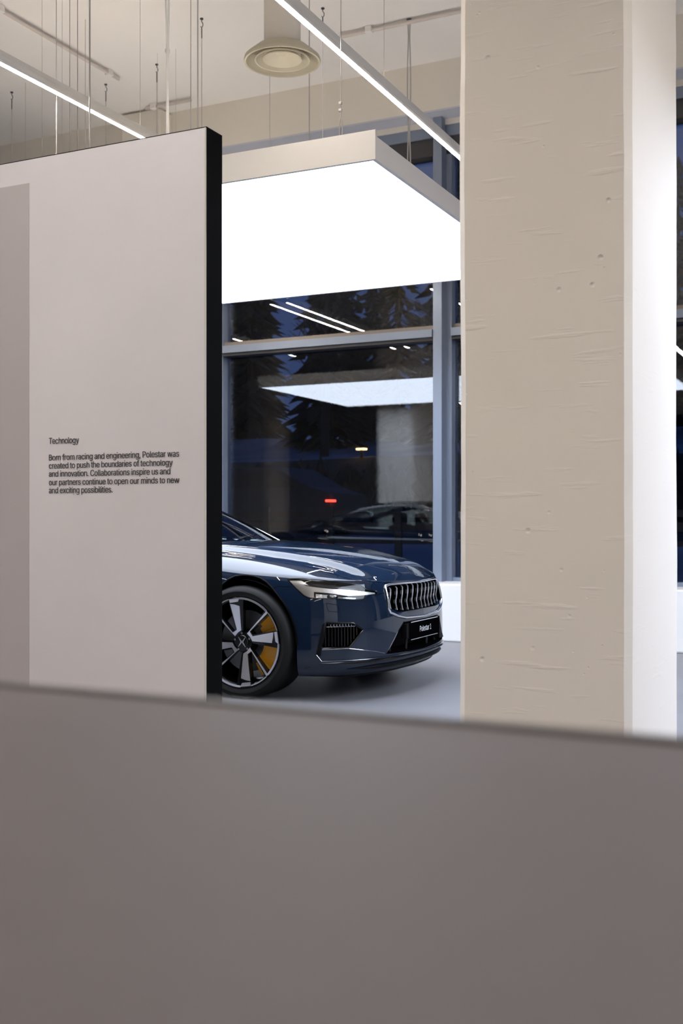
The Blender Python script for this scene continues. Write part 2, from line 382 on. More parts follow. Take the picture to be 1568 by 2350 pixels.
# ================================================================ conduits, cables and hooks on the ceiling
def conduit(label, pts, clips, r=.017):
    o = tag(empty('ceiling_conduit', pts[0]), label, 'conduit'); q = [tuple(a-b for a, b in zip(p_, pts[0])) for p_ in pts]
    MB().tube(q, r, 10).obj('pipe', 'conduit_paint', o, True)
    d = Vector(pts[-1])-Vector(pts[0]); d.normalize()
    for c_ in clips:
        e = d*c_; MB().bbox(e.x-.03, e.x+.03, e.y-.03, e.y+.03, -r-.005, CEIL-pts[0][2], .004).obj('clip', 'ceiling_paint', o)
    return o
conduit('thin grey conduit crossing the ceiling beside the concrete column', [(-4.22, 8.7, 5.325), (6.0, 8.7, 5.325)], [.28, 1.27, 2.0, 3.2, 4.4])
conduit('long grey conduit on the ceiling above the left tube light', [(-6.53, 8.61, 5.325), (-6.53, -2.0, 5.325)], [.15, 1.6, 3.2, 4.8])
conduit('short conduit stub on the ceiling near the pilaster behind the panel', [(-6.75, 9.35, 5.325), (-6.2, 9.35, 5.325)], [.1])
def hanger(label, x, y, zb, r=.002, hook=True, m='steel_wire'):
    o = tag(empty('hanging_wire', (x, y, zb)), label, 'wire', 'thin wires hanging from the ceiling'); H = CEIL-zb
    MB().tube([(0, 0, 0), (0, 0, H*.5), (0, 0, H-(.08 if hook else .0))], r, 6).obj('wire', m, o, True)
    if hook:
        b = MB().lathe([(.0001, H-.001), (.014, H-.001), (.014, H-.010), (.0001, H-.012)], 12)
        b.tube([(0, 0, H), (0, 0, H-.03), (.012, 0, H-.045), (.012, 0, H-.065), (0, 0, H-.08), (-.010, 0, H-.068)], .0035, 6)
        b.tube([(0, 0, H-.08), (0, 0, H-.17)], .0045, 6)
        b.obj('hook', 'frame_dark', o, True)
    return o
def at(px, d):                                            # plan position on the sight line through column px, d metres ahead
    u = (px-784)/FPX; c, s = math.cos(math.radians(25.8)), math.sin(math.radians(25.8)); return (-s+c*u)*d, (c+s*u)*d
WIRES = [(463, 9.39, 'dark hook and thin wire on the ceiling left of the round air diffuser'), (360, 10.33, 'small hook on the ceiling just left of the twin white cable'),
         (243, 10.8, 'dark hook whose wire drops just beyond the left tube light'), (27, 11.0, 'small hook nearest the left edge of the photo'),
         (178, 7.1, 'thin wire reaching the left tube light from above'), (206, 6.0, 'long thin wire crossing the left tube light'),
         (160, 8.2, 'twisted wire leftmost beside the long grey conduit'), (438, 8.0, 'left one of two close wires right of the twin white cable'), (454, 7.6, 'right one of two close wires right of the twin white cable'),
         (710, 8.9, 'grey wire coming down below the round air diffuser'), (741, 9.2, 'bright thin wire to the right of the round air diffuser')]
for i, (px, d, lab) in enumerate(WIRES):
    x, y = at(px, d); y = min(y, 9.35)
    hanger(lab, x, y, 3.05, .0045 if px in (206, 710, 454) else .003, hook=(i < 4 or px == 741), m='white_cable' if px == 741 else 'steel_wire')
# twin white supply cable into the light box, and the twisted one at its far side
x, y = at(384.5, 7.35)
o = tag(empty('supply_cable', (x, y, 2.95)), 'twin white electric cable hanging behind the display panel', 'cable')
H = CEIL-2.95
for s in (-1, 1):
    MB().tube([(s*(.006+.006*math.sin(3.0*k/20*math.pi+.6)), s*.004, H*k/20) for k in range(21)], .0065, 8).obj('lead', 'white_cable', o, True)
MB().lathe([(.016, H*.52), (.018, H*.52+.012), (.016, H*.52+.024)], 12).obj('cable_tie', 'white_cable', o, True)
x, y = at(939, 9.4)
o = tag(empty('supply_cable', (x, y, 3.6)), 'thin twisted cable dropping from the conduit behind the bright tube light', 'cable')
H = CEIL-3.6
for s in (-1, 1):
    MB().tube([(s*(.005+.010*abs(math.sin(2.2*k/24*math.pi))), 0, H*k/24) for k in range(25)], .006, 8).obj('lead', 'steel_wire', o, True)
MB().lathe([(.02, H-.03), (.022, H-.005), (.0001, H-.005)], 12).obj('hook', 'frame_dark', o, True)
# ================================================================ outside: snow, railing, embankment, trees at dusk
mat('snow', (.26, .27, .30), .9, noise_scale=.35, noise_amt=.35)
mat('dark_shrub', (.028, .030, .022), .95, noise_scale=1.2, noise_amt=.5)
mat('dark_wood', (.05, .045, .045), .9)
mat('spruce', (.010, .017, .013), .95)
mat('bark', (.03, .026, .024), .95)
mat('facade', (.70, .66, .58), .9)
xs = np.linspace(-75, 45, 61); ys = [10.3, 13, 16, 19, 22, 24, 26, 28, 30, 32, 35, 40, 60, 110]
zs = [-.25, -.2, .3, .78, .9, 1.2, 1.7, 2.3, 2.95, 3.2, 3.5, 4.4, 5.2, 6.5]
def terrain(name, j0, j1, m):
    v = [(x, ys[j], zs[j]+(.25*noise.noise(Vector((x*.15, ys[j]*.15, 0))) if ys[j] > 11 else 0)) for j in range(j0, j1+1) for x in xs]
    return struct(mesh_obj(name, v, [(j*61+i, j*61+i+1, (j+1)*61+i+1, (j+1)*61+i) for j in range(j1-j0) for i in range(60)], m, smooth=True))
terrain('ground', 0, 3, 'snow'); terrain('embankment', 3, 8, 'dark_shrub'); terrain('snowfield', 8, 11, 'snow'); terrain('forest_floor', 11, 13, 'dark_shrub')
# dark shrubs on the slope: uncountable brush
rb = random.Random(3); b = MB()
for k in range(900):
    x = rb.uniform(-34, 2); y = rb.uniform(21.5, 28); z = float(np.interp(y, ys, zs)); h = rb.uniform(.3, .9)
    for q in range(4):
        a = rb.uniform(0, 6.28); l = rb.uniform(.25, .8); w = .16
        dx, dy = math.cos(a)*l, math.sin(a)*l
        b.add([(x-dy*w, y+dx*w, z-.2), (x+dy*w, y-dx*w, z-.2), (x+dx*.6, y+dy*.6, z+h*rb.uniform(.5, 1)), (x+dx, y+dy, z+h*.3)], [(0, 1, 2), (1, 3, 2), (0, 2, 3)])
o = b.obj('brush', 'dark_shrub'); tag(o, 'dark leafless brush covering the bank beyond the railing', 'brush'); o['kind'] = 'stuff'
# railing
r = tag(empty('railing', (-14, 14.6, -.25)), 'dark wooden railing outside behind the reflection of the car', 'railing')
for z, h in ((1.40, .09), (1.21, .12), (1.02, .07)):
    MB().box(0, 16, -.03, .03, z, z+h).obj('rail', 'dark_wood', r)
for k in range(15):
    x = .3+k*1.08; MB().box(x-.05, x+.05, -.06, .0, 0, 1.56).obj('post', 'dark_wood', r)
# trees
def conifer(label, x, y, H, R, seed):
    rr = random.Random(seed); z0 = float(np.interp(y, ys, zs))-.2
    t = tag(empty('spruce_tree', (x, y, z0)), label, 'tree', 'trees on the bank outside')
    MB().tube([(0, 0, 0), (0, 0, H*.5), (0, 0, H)], [.16, .10, .02], 7).obj('trunk', 'bark', t, True)
    m = MB()
    for k in range(520):
        h = rr.uniform(.03, 1.0)**1.15; rad = R*(1-h)**.8*rr.uniform(.45, 1.1)+.12; a = rr.uniform(0, 6.28); z = H*h
        c, s = math.cos(a), math.sin(a); w = .05+.10*rad
        p0 = (0, 0, z+.1); tip = (c*rad, s*rad, z-rad*.45)
        md = (c*rad*.55, s*rad*.55, z-rad*.12)
        m.add([p0, (md[0]-s*w, md[1]+c*w, md[2]-.15), tip, (md[0]+s*w, md[1]-c*w, md[2]-.15), (md[0], md[1], md[2]-.45)], [(0, 1, 2), (0, 2, 3), (1, 4, 2), (2, 4, 3)])
    m.obj('foliage', 'spruce', t)
def bare_tree(label, x, y, H, seed):
    rr = random.Random(seed); z0 = float(np.interp(y, ys, zs))-.2
    t = tag(empty('bare_tree', (x, y, z0)), label, 'tree', 'trees on the bank outside')
    MB().tube([(0, 0, 0), (.1, 0, H*.4), (0, .1, H)], [.17, .12, .03], 7).obj('trunk', 'bark', t, True)
    m = MB()
    for k in range(46):
        h = rr.uniform(.25, .95); a = rr.uniform(0, 6.28); l = H*.32*(1.1-h)+.3
        p0 = Vector((.05, .05, H*h)); d = Vector((math.cos(a), math.sin(a), rr.uniform(.5, 1.2))).normalized()
        m.tube([p0, p0+d*l*.5, p0+d*l+Vector((0, 0, .2))], [.04, .025, .008], 4)
        for q in range(3):
            d2 = (d+Vector((rr.uniform(-1, 1), rr.uniform(-1, 1), rr.uniform(-.2, .6)))*.8).normalized(); s0 = p0+d*l*rr.uniform(.3, .9)
            m.tube([s0, s0+d2*l*.4], [.018, .006], 3)
    m.obj('branches', 'bark', t)
TREES = [(-30, 38, 11, 2.0), (-26.5, 45, 14, 2.4), (-24.4, 38, 8.5, 1.7), (-21.6, 45, 11, 2.0), (-18.9, 38, 12.5, 2.2), (-16.4, 46, 14, 2.4), (-14.3, 39, 13.5, 2.2), (-11.3, 46, 15, 2.4), (-9.3, 38, 12.5, 2.3), (-6.0, 46, 14, 2.3), (-4.0, 38, 11.5, 2.2), (.6, 46, 14.5, 2.6)]
TL = ['dark spruce farthest left beyond the bank', 'tall broad spruce second from the left beyond the bank', 'short spruce third from the left beyond the bank', 'spruce just left of the gap of blue sky', 'tall spruce just right of the gap of blue sky', 'slim spruce in the middle of the upper window',
      'broad tall spruce right of the middle of the upper window', 'low spruce before the right end of the upper window', 'spruce behind the window mullion', 'spruce behind the concrete column', 'slim spruce seen at the right edge of the photo', 'broad spruce farthest right beyond the bank']
TREES += [(-42+k*4.6, 56+(k % 2)*7, 13+(k*37 % 5)*.8, 3.0) for k in range(12)]
TL += ['spruce number %s of the far row along the dark forest edge, from the left' % w_ for w_ in 'one two three four five six seven eight nine ten eleven twelve'.split()]
for (x, y, H, R), l in zip(TREES, TL): conifer(l, x, y, H, R, int(H*100+x*7))
for (x, y, H), l in zip([(-21.6, 33, 7.5), (-16.6, 33, 6.5), (-12.2, 33, 7)], ['bare tree in the gap of blue sky', 'bare tree in front of the slim spruce', 'bare tree behind the snowy field right of the post']): bare_tree(l, x, y, H, int(-x*31))
# street lamp and a passing car, far away on the bank
x, y = at(830, 33)
t = tag(empty('street_lamp', (x, y, float(np.interp(y, ys, zs))-.1)), 'small amber lamp glowing outside beyond the bank', 'lamp')
zt = 1.09+(1197-1031)/2540*33-t.location.z
MB().tube([(0, 0, 0), (0, 0, zt)], .05, 8).obj('pole', 'bark', t, True)
MB().bbox(-.17, .17, -.10, .10, zt+.03, zt+.10, .02).obj('hood', 'bark', t); MB().bbox(-.15, .15, -.08, .08, zt-.02, zt+.03, .01).obj('lamp', 'amber_glow', t)
mat('far_car_paint', (.035, .04, .05), .6); mat('far_car_dark', (.02, .02, .025), .3)
x, y = at(613, 21.5)
t = tag(empty('passing_car', (x, y, float(np.interp(y, ys, zs))+.02)), 'distant grey car with a red tail lamp outside the window', 'car')
MB().prism([(-1.9, .35), (-1.85, .75), (-1.2, .92), (-.7, 1.32), (.6, 1.36), (1.3, .98), (1.75, .85), (1.8, .35)], -.8, .8, lambda p_, q, h: (p_, h, q)).obj('body', 'far_car_paint', t)
MB().prism([(-.98, .93), (-.62, 1.24), (.55, 1.27), (1.08, .96)], -.81, .81, lambda p_, q, h: (p_, h, q)).obj('window', 'far_car_dark', t)
for sx in (-1.2, 1.15):
    for sy in (-.68, .68): MB().lathe([(.0001, -.1), (.2, -.1), (.31, -.08), (.31, .08), (.2, .1), (.0001, .1)], 20, 'y', (sx, sy, .31)).obj('wheel', 'far_car_dark', t, True)
MB().bbox(1.68, 1.83, -.83, -.68, .69, .73, .008).obj('tail_lamp', 'red_glow', t)
# ---------------------------------------------------------------- car body surface (tensor B-spline)
def bs_knots(g, p=3):
    # knots whose Greville abscissae approximate the given nodes g
    n = len(g); k = [g[0]]*(p+1)
    for j in range(1, n-p): k.append((g[j]+g[j+1]+g[j+2])/3.0)
    return np.array(k+[g[-1]]*(p+1), float)
def bs_basis(u, k, p=3):
    n = len(k)-p-1; u = np.clip(np.asarray(u, float), k[0], k[-1]-1e-9)
    B = np.zeros((len(u), len(k)-1))
    for i in range(len(k)-1): B[:, i] = (u >= k[i]) & (u < k[i+1])
    for d in range(1, p+1):
        for i in range(len(k)-1-d):
            l = (u-k[i])/(k[i+d]-k[i])*B[:, i] if k[i+d] > k[i] else 0
            r = (k[i+d+1]-u)/(k[i+d+1]-k[i+1])*B[:, i+1] if k[i+d+1] > k[i+1] else 0
            B[:, i] = l+r
    return B[:, :n]
PLAN = [(.838, 0), (.835, .10), (.826, .24), (.808, .38), (.775, .52), (.715, .66), (.625, .785), (.505, .872), (.36, .925), (.20, .950), (0, .960), (-.25, .958), (-.6, .945), (-1.0, .935),
        (-1.5, .935), (-2.0, .945), (-2.4, .96), (-2.74, .967), (-3.05, .96), (-3.35, .925), (-3.58, .83), (-3.69, .66), (-3.735, .4), (-3.745, .15), (-3.745, 0)]
#        a-col:   0     1     2     3     4     5     6     7     8     9    10    11    12   13    14    15    16    17    18    19    20    21    22    23    24
ZS  =           [.706, .707, .709, .712, .716, .722, .730, .740, .750, .758, .765, .785, .83, .845, .85, .855, .86, .87, .88, .90, .91, .91, .91, .91, .91]
DS  =           [.045, .046, .050, .055, .058, .058, .056, .052, .047, .042, .038, .035, .04, .045, .05, .05, .045, .04, .045, .05, .06, .07, .08, .08, .08]
XC  =           [.765, .745, .70,  .64,  .57,  .49,  .40,  .30,  .19,  .07, -.08, -.28, -.6, -1.0, -1.5, -2.0, -2.4, -2.74, -3.0, -3.2, -3.35, -3.5, -3.6, -3.64, -3.66]
PW  =           [1.6,  1.6,  1.6,  1.7,  1.8,  2.0,  2.2,  2.5,  2.9,  3.4,  4.0,  4.6,  6,   8,   8,   8,   7,   6,   5,   4,   3,   3,   3,   3,   3]
ZC = ([-3.75, -3.66, -3.4, -3.0, -2.5, -1.5, -.8, -.42, 0, .231, .448, .623, .70, .733, .765, .80],
      [.90, .95, .985, .99, .96, .94, .95, .955, .928, .900, .863, .820, .792, .772, .748, .71])
ROWZ = [.15, .19, .26, .34, .42, .50, .58, .65]
HF = [.035, .09, .18, .32, .5, .75, 1.0]
def body_net():
    pl = np.array(PLAN); n = len(pl)
    tg = np.gradient(pl, axis=0); tg /= np.linalg.norm(tg, axis=1)[:, None]
    nr = np.stack([-tg[:, 1]*-1, tg[:, 0]*-1], 1)          # outward normal in plan
    nr = np.stack([tg[:, 1], -tg[:, 0]], 1)
    nr[0] = (1, 0); nr[-1] = (-1, 0)
    a = np.concatenate([[0], np.cumsum(np.linalg.norm(np.diff(pl, axis=0), axis=1))])
    net = np.zeros((n, len(ROWZ)+1+len(HF), 3)); tk = list(ROWZ)
    zc = lambda x: np.interp(x, *ZC)
    for i in range(n):
        f = np.clip((a[i]-.55)/.75, 0, 1)                   # 0 front, 1 side
        ins = [.075-.02*f, .022-.004*f, .0, .0, .0, .004, .013-.003*f, .028-.014*f]
        for j, z in enumerate(ROWZ):
            p = pl[i]-nr[i]*ins[j]; net[i, j] = (p[0], p[1], z)
        e = pl[i]-nr[i]*DS[i]; net[i, len(ROWZ)] = (e[0], e[1], ZS[i])
        for k, h in enumerate(HF):
            x = e[0]+(XC[i]-e[0])*h; y = e[1]*(1-h)
            g = 1-(1-h)**PW[i]
            net[i, len(ROWZ)+1+k] = (x, y, ZS[i]+(zc(XC[i])-ZS[i])*g)
    tk.append(.72)
    for h in HF: tk.append(.72+.02+h*.78)
    return a, np.array(tk), net
A_N, T_N, NET = body_net()
KA, KT = bs_knots(A_N), bs_knots(T_N)
def S(a, t):
    """points of the right-hand half of the body (y >= 0), a: way round the plan from the nose, t: height, then inwards over the bonnet"""
    a = np.atleast_1d(np.asarray(a, float)); t = np.atleast_1d(np.asarray(t, float))
    out = np.zeros((len(a), 3))
    for s in range(0, len(a), 20000):
        BA, BT = bs_basis(a[s:s+20000], KA), bs_basis(t[s:s+20000], KT)
        out[s:s+20000] = np.einsum('pi,pj,ijk->pk', BA, BT, NET)
    # bonnet: raised middle with soft shoulders, shallow valley along the shut line
    y, x = out[:, 1], out[:, 0]; w = np.clip((t-.76)/.08, 0, 1)*np.clip((.74-x)/.16, 0, 1)*np.clip((x+.9)/.4, 0, 1)
    yc = np.interp(x, [-.45, .06, .22, .374, .487, .585, .669], [.606, .608, .592, .561, .544, .529, .503])
    sm = lambda v: np.clip(v, 0, 1)**2*(3-2*np.clip(v, 0, 1))
    out[:, 2] += w*(.027*sm((yc+.05-y)/.10)-.018*(1-sm((y-yc-.05)/.10)))
    out[np.asarray(a) <= 1e-6, 1] = 0
    out[:, 1] = np.maximum(out[:, 1], 0)
    return out
def SN(a, t):
    e = 2e-3
    da = S(np.minimum(np.atleast_1d(a)+e, A_N[-1]), t)-S(np.maximum(np.atleast_1d(a)-e, 0), t)
    dt = S(a, np.minimum(np.atleast_1d(t)+e, T_N[-1]))-S(a, np.maximum(np.atleast_1d(t)-e, T_N[0]))
    n = np.cross(da, dt); return n/np.maximum(np.linalg.norm(n, axis=1), 1e-9)[:, None]
# ================================================================ the car
def paint_mat():
    m = mat('car_paint', (.0055, .0125, .028), .4, metal=.0, coat=1.0, coat_rough=.01, spec=.0)
    return m
paint_mat()
mat('chrome', (.78, .80, .84), .10, metal=1.0); mat('dark_chrome', (.35, .37, .40), .15, metal=1.0)
mat('gloss_black', (.003, .003, .004), .15, spec=.4); mat('satin_black', (.003, .003, .004), .5, spec=.1); mat('mesh_black', (.0015, .0015, .002), .6, spec=.03); mat('bar_chrome', (.74, .76, .82), .34, metal=1.0)
mat('tyre_rubber', (.006, .006, .006), .6, spec=.2, bump=.1, bump_scale=60); mat('machined', (.72, .72, .76), .28, metal=.9)
mat('caliper_gold', (.80, .36, .012), .35, coat=.4); mat('brake_steel', (.16, .16, .17), .45, metal=.8)
mat('lamp_silver', (.82, .82, .82), .22, metal=.6); mat('lamp_white', (.85, .85, .84), .3); mat('lamp_dark', (.03, .03, .033), .25)
mat('plate_black', (.0015, .0015, .002), .5, spec=.0); mat('plate_white', (.75, .76, .80), .5); mat('seat_leather', (.05, .048, .046), .6); mat('dash_dark', (.018, .018, .02), .6)
mat('tail_red', (.25, .01, .01), .15, coat=1.0)
glass_mat('lamp_glass', (.97, .98, 1.0), 1.42); glass_mat('car_glass', (.58, .66, .68), 1.52); glass_mat('roof_glass', (.03, .035, .04), 1.5)
CAR = tag(empty('car', (-3.518, 6.797, 0)), 'dark blue sports coupe under the light box, its front towards the column', 'car')

def flat_grid(av, tv):
    bm = bmesh.new(); g = [[bm.verts.new((a, t, 0)) for t in tv] for a in av]
    for i in range(len(av)-1):
        for j in range(len(tv)-1): bm.faces.new((g[i][j], g[i+1][j], g[i+1][j+1], g[i][j+1]))
    return bm
def inside(p, q, poly):
    c = False; n = len(poly)
    for i in range(n):
        x1, y1 = poly[i]; x2, y2 = poly[i-1]
        if (y1 > q) != (y2 > q) and p < (x2-x1)*(q-y1)/(y2-y1)+x1: c = not c
    return c
def score(bm, poly):
    """cut the flat grid along every edge of the outline; returns the faces inside it"""
    n = len(poly); pa = [p[0] for p in poly]; pt = [p[1] for p in poly]
    for i in range(n):
        p, q = Vector((*poly[i], 0)), Vector((*poly[(i+1) % n], 0)); d = q-p
        if d.length < 1e-6: continue
        lo = (min(p.x, q.x)-.02, min(p.y, q.y)-.02); hi = (max(p.x, q.x)+.02, max(p.y, q.y)+.02)
        fs = [f_ for f_ in bm.faces if lo[0] < f_.calc_center_median().x < hi[0] and lo[1] < f_.calc_center_median().y < hi[1]]
        geom = set(fs)
        for f_ in fs: geom.update(f_.edges); geom.update(f_.verts)
        bmesh.ops.bisect_plane(bm, geom=list(geom), dist=1e-5, plane_co=p, plane_no=Vector((d.y, -d.x, 0)).normalized())
    b0, b1, c0, c1 = min(pa), max(pa), min(pt), max(pt); res = []
    for f_ in bm.faces:
        c = f_.calc_center_median()
        if b0 <= c.x <= b1 and c0 <= c.y <= c1 and inside(c.x, c.y, poly): res.append(f_)
    return res
def flat_arrays(faces):
    idx, v, f = {}, [], []
    for fc in faces:
        q = []
        for vt in fc.verts:
            if vt not in idx: idx[vt] = len(v); v.append((vt.co.x, vt.co.y))
            q.append(idx[vt])
        f.append(q)
    return np.array(v), f
def to_body(v, off=0.0):
    P = S(v[:, 0], v[:, 1])
    N = SN(v[:, 0], v[:, 1]); N[np.linalg.norm(N, axis=1) < .5] = (1, 0, 0)
    return P+N*off, N
def shell(name, v, f, material, parent, off=0.0, both=True, side=-1):
    """a piece of the body surface, shaded with the surface's own normals; both: one mesh across the middle"""
    P, N = to_body(v, off); V, NN, F = [], [], []
    for s in ((-1, 1) if both else (side,)):
        b = len(V); V += [(p[0], s*p[1], p[2]) for p in P]; NN += [(n_[0], s*n_[1], n_[2]) for n_ in N]
        F += [[i+b for i in (q[::-1] if s < 0 else q)] for q in f]
    o = mesh_obj(name, V, F, material, parent, True)
    if F:
        k = F[0]; pv = [Vector(V[i]) for i in k]; fn = (pv[1]-pv[0]).cross(pv[2]-pv[0])
        if fn.dot(Vector(NN[k[0]])) < 0: o.data.flip_normals()
    o.data.normals_split_custom_set_from_vertices(NN)
    return o
def border(f):
    e = {}
    for q in f:
        for i in range(len(q)):
            a, b = q[i], q[(i+1) % len(q)]; e[(a, b)] = 1
    return [k for k in e if (k[1], k[0]) not in e]
def pocket(name, v, f, depth, wall_m, parent, both=True, side=-1, floor=True, grow=.0):
    """walls going in from the rim of an opening, with a back"""
    P0, N0 = to_body(v); P1 = P0-N0*depth; V, F = [], []
    for s in ((-1, 1) if both else (side,)):
        b = len(V); n = len(P0)
        V += [(p[0], s*p[1], p[2]) for p in P0]+[(p[0], s*p[1], p[2]) for p in P1]
        for (i, j) in border(f):
            if not (both and v[i][0] < 1e-5 and v[j][0] < 1e-5): F.append((b+i, b+j, b+n+j, b+n+i))
        if floor: F += [[b+n+i for i in q] for q in f]
    return mesh_obj(name, V, F, wall_m, parent, False)
def patch(poly, step=.012):
    pa = [p[0] for p in poly]; pt = [p[1] for p in poly]
    av = np.arange(min(pa)-step, max(pa)+step*1.5, step); tv = np.arange(min(pt)-step, max(pt)+step*1.5, step)
    bm = flat_grid(av, tv); fs = score(bm, poly); r = flat_arrays(fs); bm.free(); return r
def strip(name, pts, w, off, material, parent, side=-1, h=None):
    """ribbon of width w along a way on the surface, standing off it"""
    m = MB()
    q = []
    for (a0, t0), (a1, t1) in zip(pts[:-1], pts[1:]):
        k = max(1, int(math.hypot(a1-a0, t1-t0)/.02)); q += [(a0+(a1-a0)*i/k, t0+(t1-t0)*i/k) for i in range(k)]
    q.append(pts[-1]); q = np.array(q); P, N = to_body(q, off)
    m.tube([(p[0], side*p[1], p[2]) for p in P], w, 6)
    return m.obj(name, material, parent, True)
# ---- outlines on the surface (way round, height)
HEADLIGHT = [(1.207, .712), (1.102, .722), (.997, .722), (.896, .716), (.771, .704), (.681, .694), (.641, .667), (.556, .654), (.549, .636), (.631, .633), (.661, .623), (.686, .607), (.786, .613), (.941, .620), (1.047, .623), (1.085, .636), (1.137, .667), (1.187, .697)]
INTAKE = [(.936, .483), (.761, .474), (.691, .430), (.790, .327), (.967, .324)]
GRILLE = [(-.01, .700), (.20, .699), (.40, .694), (.455, .684), (.468, .66), (.470, .545), (.455, .520), (.371, .495), (.265, .478), (-.01, .470)]
LOWER = [(-.01, .452), (.285, .452), (.371, .400), (.436, .335), (.500, .262), (-.01, .250)]
A_W = A_N[10]; A_R = A_N[17]
def arch(ac, r=.372, zc=.349, n=28):
    p = [(ac+r*math.cos(math.pi*k/n), zc+r*math.sin(math.pi*k/n)) for k in range(n+1)]
    return p+[(ac-r, .10), (ac+r, .10)]
av = np.unique(np.round(np.concatenate([np.arange(0, 2.0, .0125), np.arange(2.0, 3.8, .05), np.arange(3.8, 4.7, .025), np.arange(4.7, A_N[-1], .04), [1.16, A_W, 1.95, A_R, A_N[-1]]]), 5))
tv = np.unique(np.round(np.concatenate([np.arange(.15, .78, .0125), np.arange(.78, 1.52, .02), [.675, .725, .96, 1.52]]), 5))
bm = flat_grid(av, tv)
f_head = score(bm, HEADLIGHT); HV = flat_arrays(f_head); bmesh.ops.delete(bm, geom=f_head, context='FACES')
f_int = score(bm, INTAKE); IV = flat_arrays(f_int); bmesh.ops.delete(bm, geom=f_int, context='FACES')
f_gr = score(bm, GRILLE); GV = flat_arrays(f_gr); bmesh.ops.delete(bm, geom=f_gr, context='FACES')
f_lo = score(bm, LOWER); LV = flat_arrays(f_lo); bmesh.ops.delete(bm, geom=f_lo, context='FACES')
ARCH = {}
for ac in (A_W, A_R):
    fa = score(bm, arch(ac)); bmesh.ops.delete(bm, geom=fa, context='FACES')
reg = {'bonnet': [], 'front_bumper': [], 'fender': [], 'door': [], 'rear_quarter': [], 'rear_bumper': [], 'cowl': []}
for fc in bm.faces:
    c = fc.calc_center_median(); a, t = c.x, c.y
    if a < 1.95 and ((a < 1.16 and t > .725) or t > .96): reg['bonnet'].append(fc)
    elif a < A_W and (t < .675 or a < 1.16): reg['front_bumper'].append(fc)
    elif a < 1.95: reg['fender'].append(fc)
    elif t > 1.1 and a < 5.0: reg['cowl'].append(fc)
    elif a < 3.35: reg['door'].append(fc)
    elif a < A_R+.2 or t > .55: reg['rear_quarter'].append(fc)
    else: reg['rear_bumper'].append(fc)
RV = {k: flat_arrays(x) for k, x in reg.items()}; bm.free()
bonnet = shell('bonnet', *RV['bonnet'], 'car_paint', CAR)
bumper = shell('front_bumper', *RV['front_bumper'], 'car_paint', CAR)
for s in (-1, 1):
    shell('fender', *RV['fender'], 'car_paint', CAR, both=False, side=s)
    shell('door', *RV['door'], 'car_paint', CAR, both=False, side=s)
    shell('rear_quarter', *RV['rear_quarter'], 'car_paint', CAR, both=False, side=s)
shell('rear_bumper', *RV['rear_bumper'], 'car_paint', CAR)
shell('deck', *RV['cowl'], 'satin_black', CAR, off=-.004)
# wheel wells and floor pan
for xc in (0, -2.74):
    for s in (-1, 1):
        m = MB(); n_ = 24
        P = [(xc+.385*math.cos(math.pi*k/n_), .349+.385*math.sin(math.pi*k/n_)) for k in range(n_+1)]
        m.add([(x, s*.925, z) for x, z in P]+[(x, s*.55, z) for x, z in P], [(k, k+1, n_+2+k, n_+1+k) for k in range(n_)])
        m.add([(x, s*.55, z) for x, z in P], [tuple(range(n_+1))])
        # rolled lip of the arch
        Q, _n = to_body(np.array([((A_W if xc == 0 else A_R)+.371*math.cos(math.pi*k/n_), .349+.371*math.sin(math.pi*k/n_)) for k in range(n_+1)]), -.003)
        m.tube([(q[0], s*q[1], q[2]) for q in Q], .006, 6)
        m.add([(q[0], s*q[1], q[2]) for q in Q]+[(q[0], s*.88, q[2]) for q in Q], [(k, k+1, n_+2+k, n_+1+k) for k in range(n_)])
        m.obj('wheel_well', 'satin_black', CAR)
MB().box(-3.6, .62, -.66, .66, .16, .20).obj('floor_pan', 'satin_black', CAR)
# panel gaps
for s in (-1, 1):
    strip('panel_gap', [(1.30, .666), (1.255, .675), (1.20, .674), (1.165, .673)], .0022, -.0008, 'mesh_black', CAR, s)
    strip('panel_gap', [(1.94, .955), (1.813, .958), (1.623, .980), (1.352, .968), (1.142, .913), (.90, .83), (.70, .76), (.49, .712)], .0020, -.0009, 'mesh_black', CAR, s)
    strip('panel_gap', [(.546, .637), (.486, .641)], .0022, -.0008, 'mesh_black', CAR, s)
    strip('panel_gap', [(1.08, .20), (1.04, .21)], .0015, -.0008, 'mesh_black', CAR, s)
    strip('washer_flap', [(.936, .594), (.871, .584), (.851, .567), (.851, .541), (.921, .546), (.931, .567), (.936, .594)], .0016, -.0006, 'mesh_black', bumper, s)
strip('panel_gap', [(.46, .708), (.30, .711), (.15, .712), (0.0, .712)], .004, -.002, 'mesh_black', CAR, -1)
strip('panel_gap', [(.46, .708), (.30, .711), (.15, .712), (0.0, .712)], .004, -.002, 'mesh_black', CAR, 1)

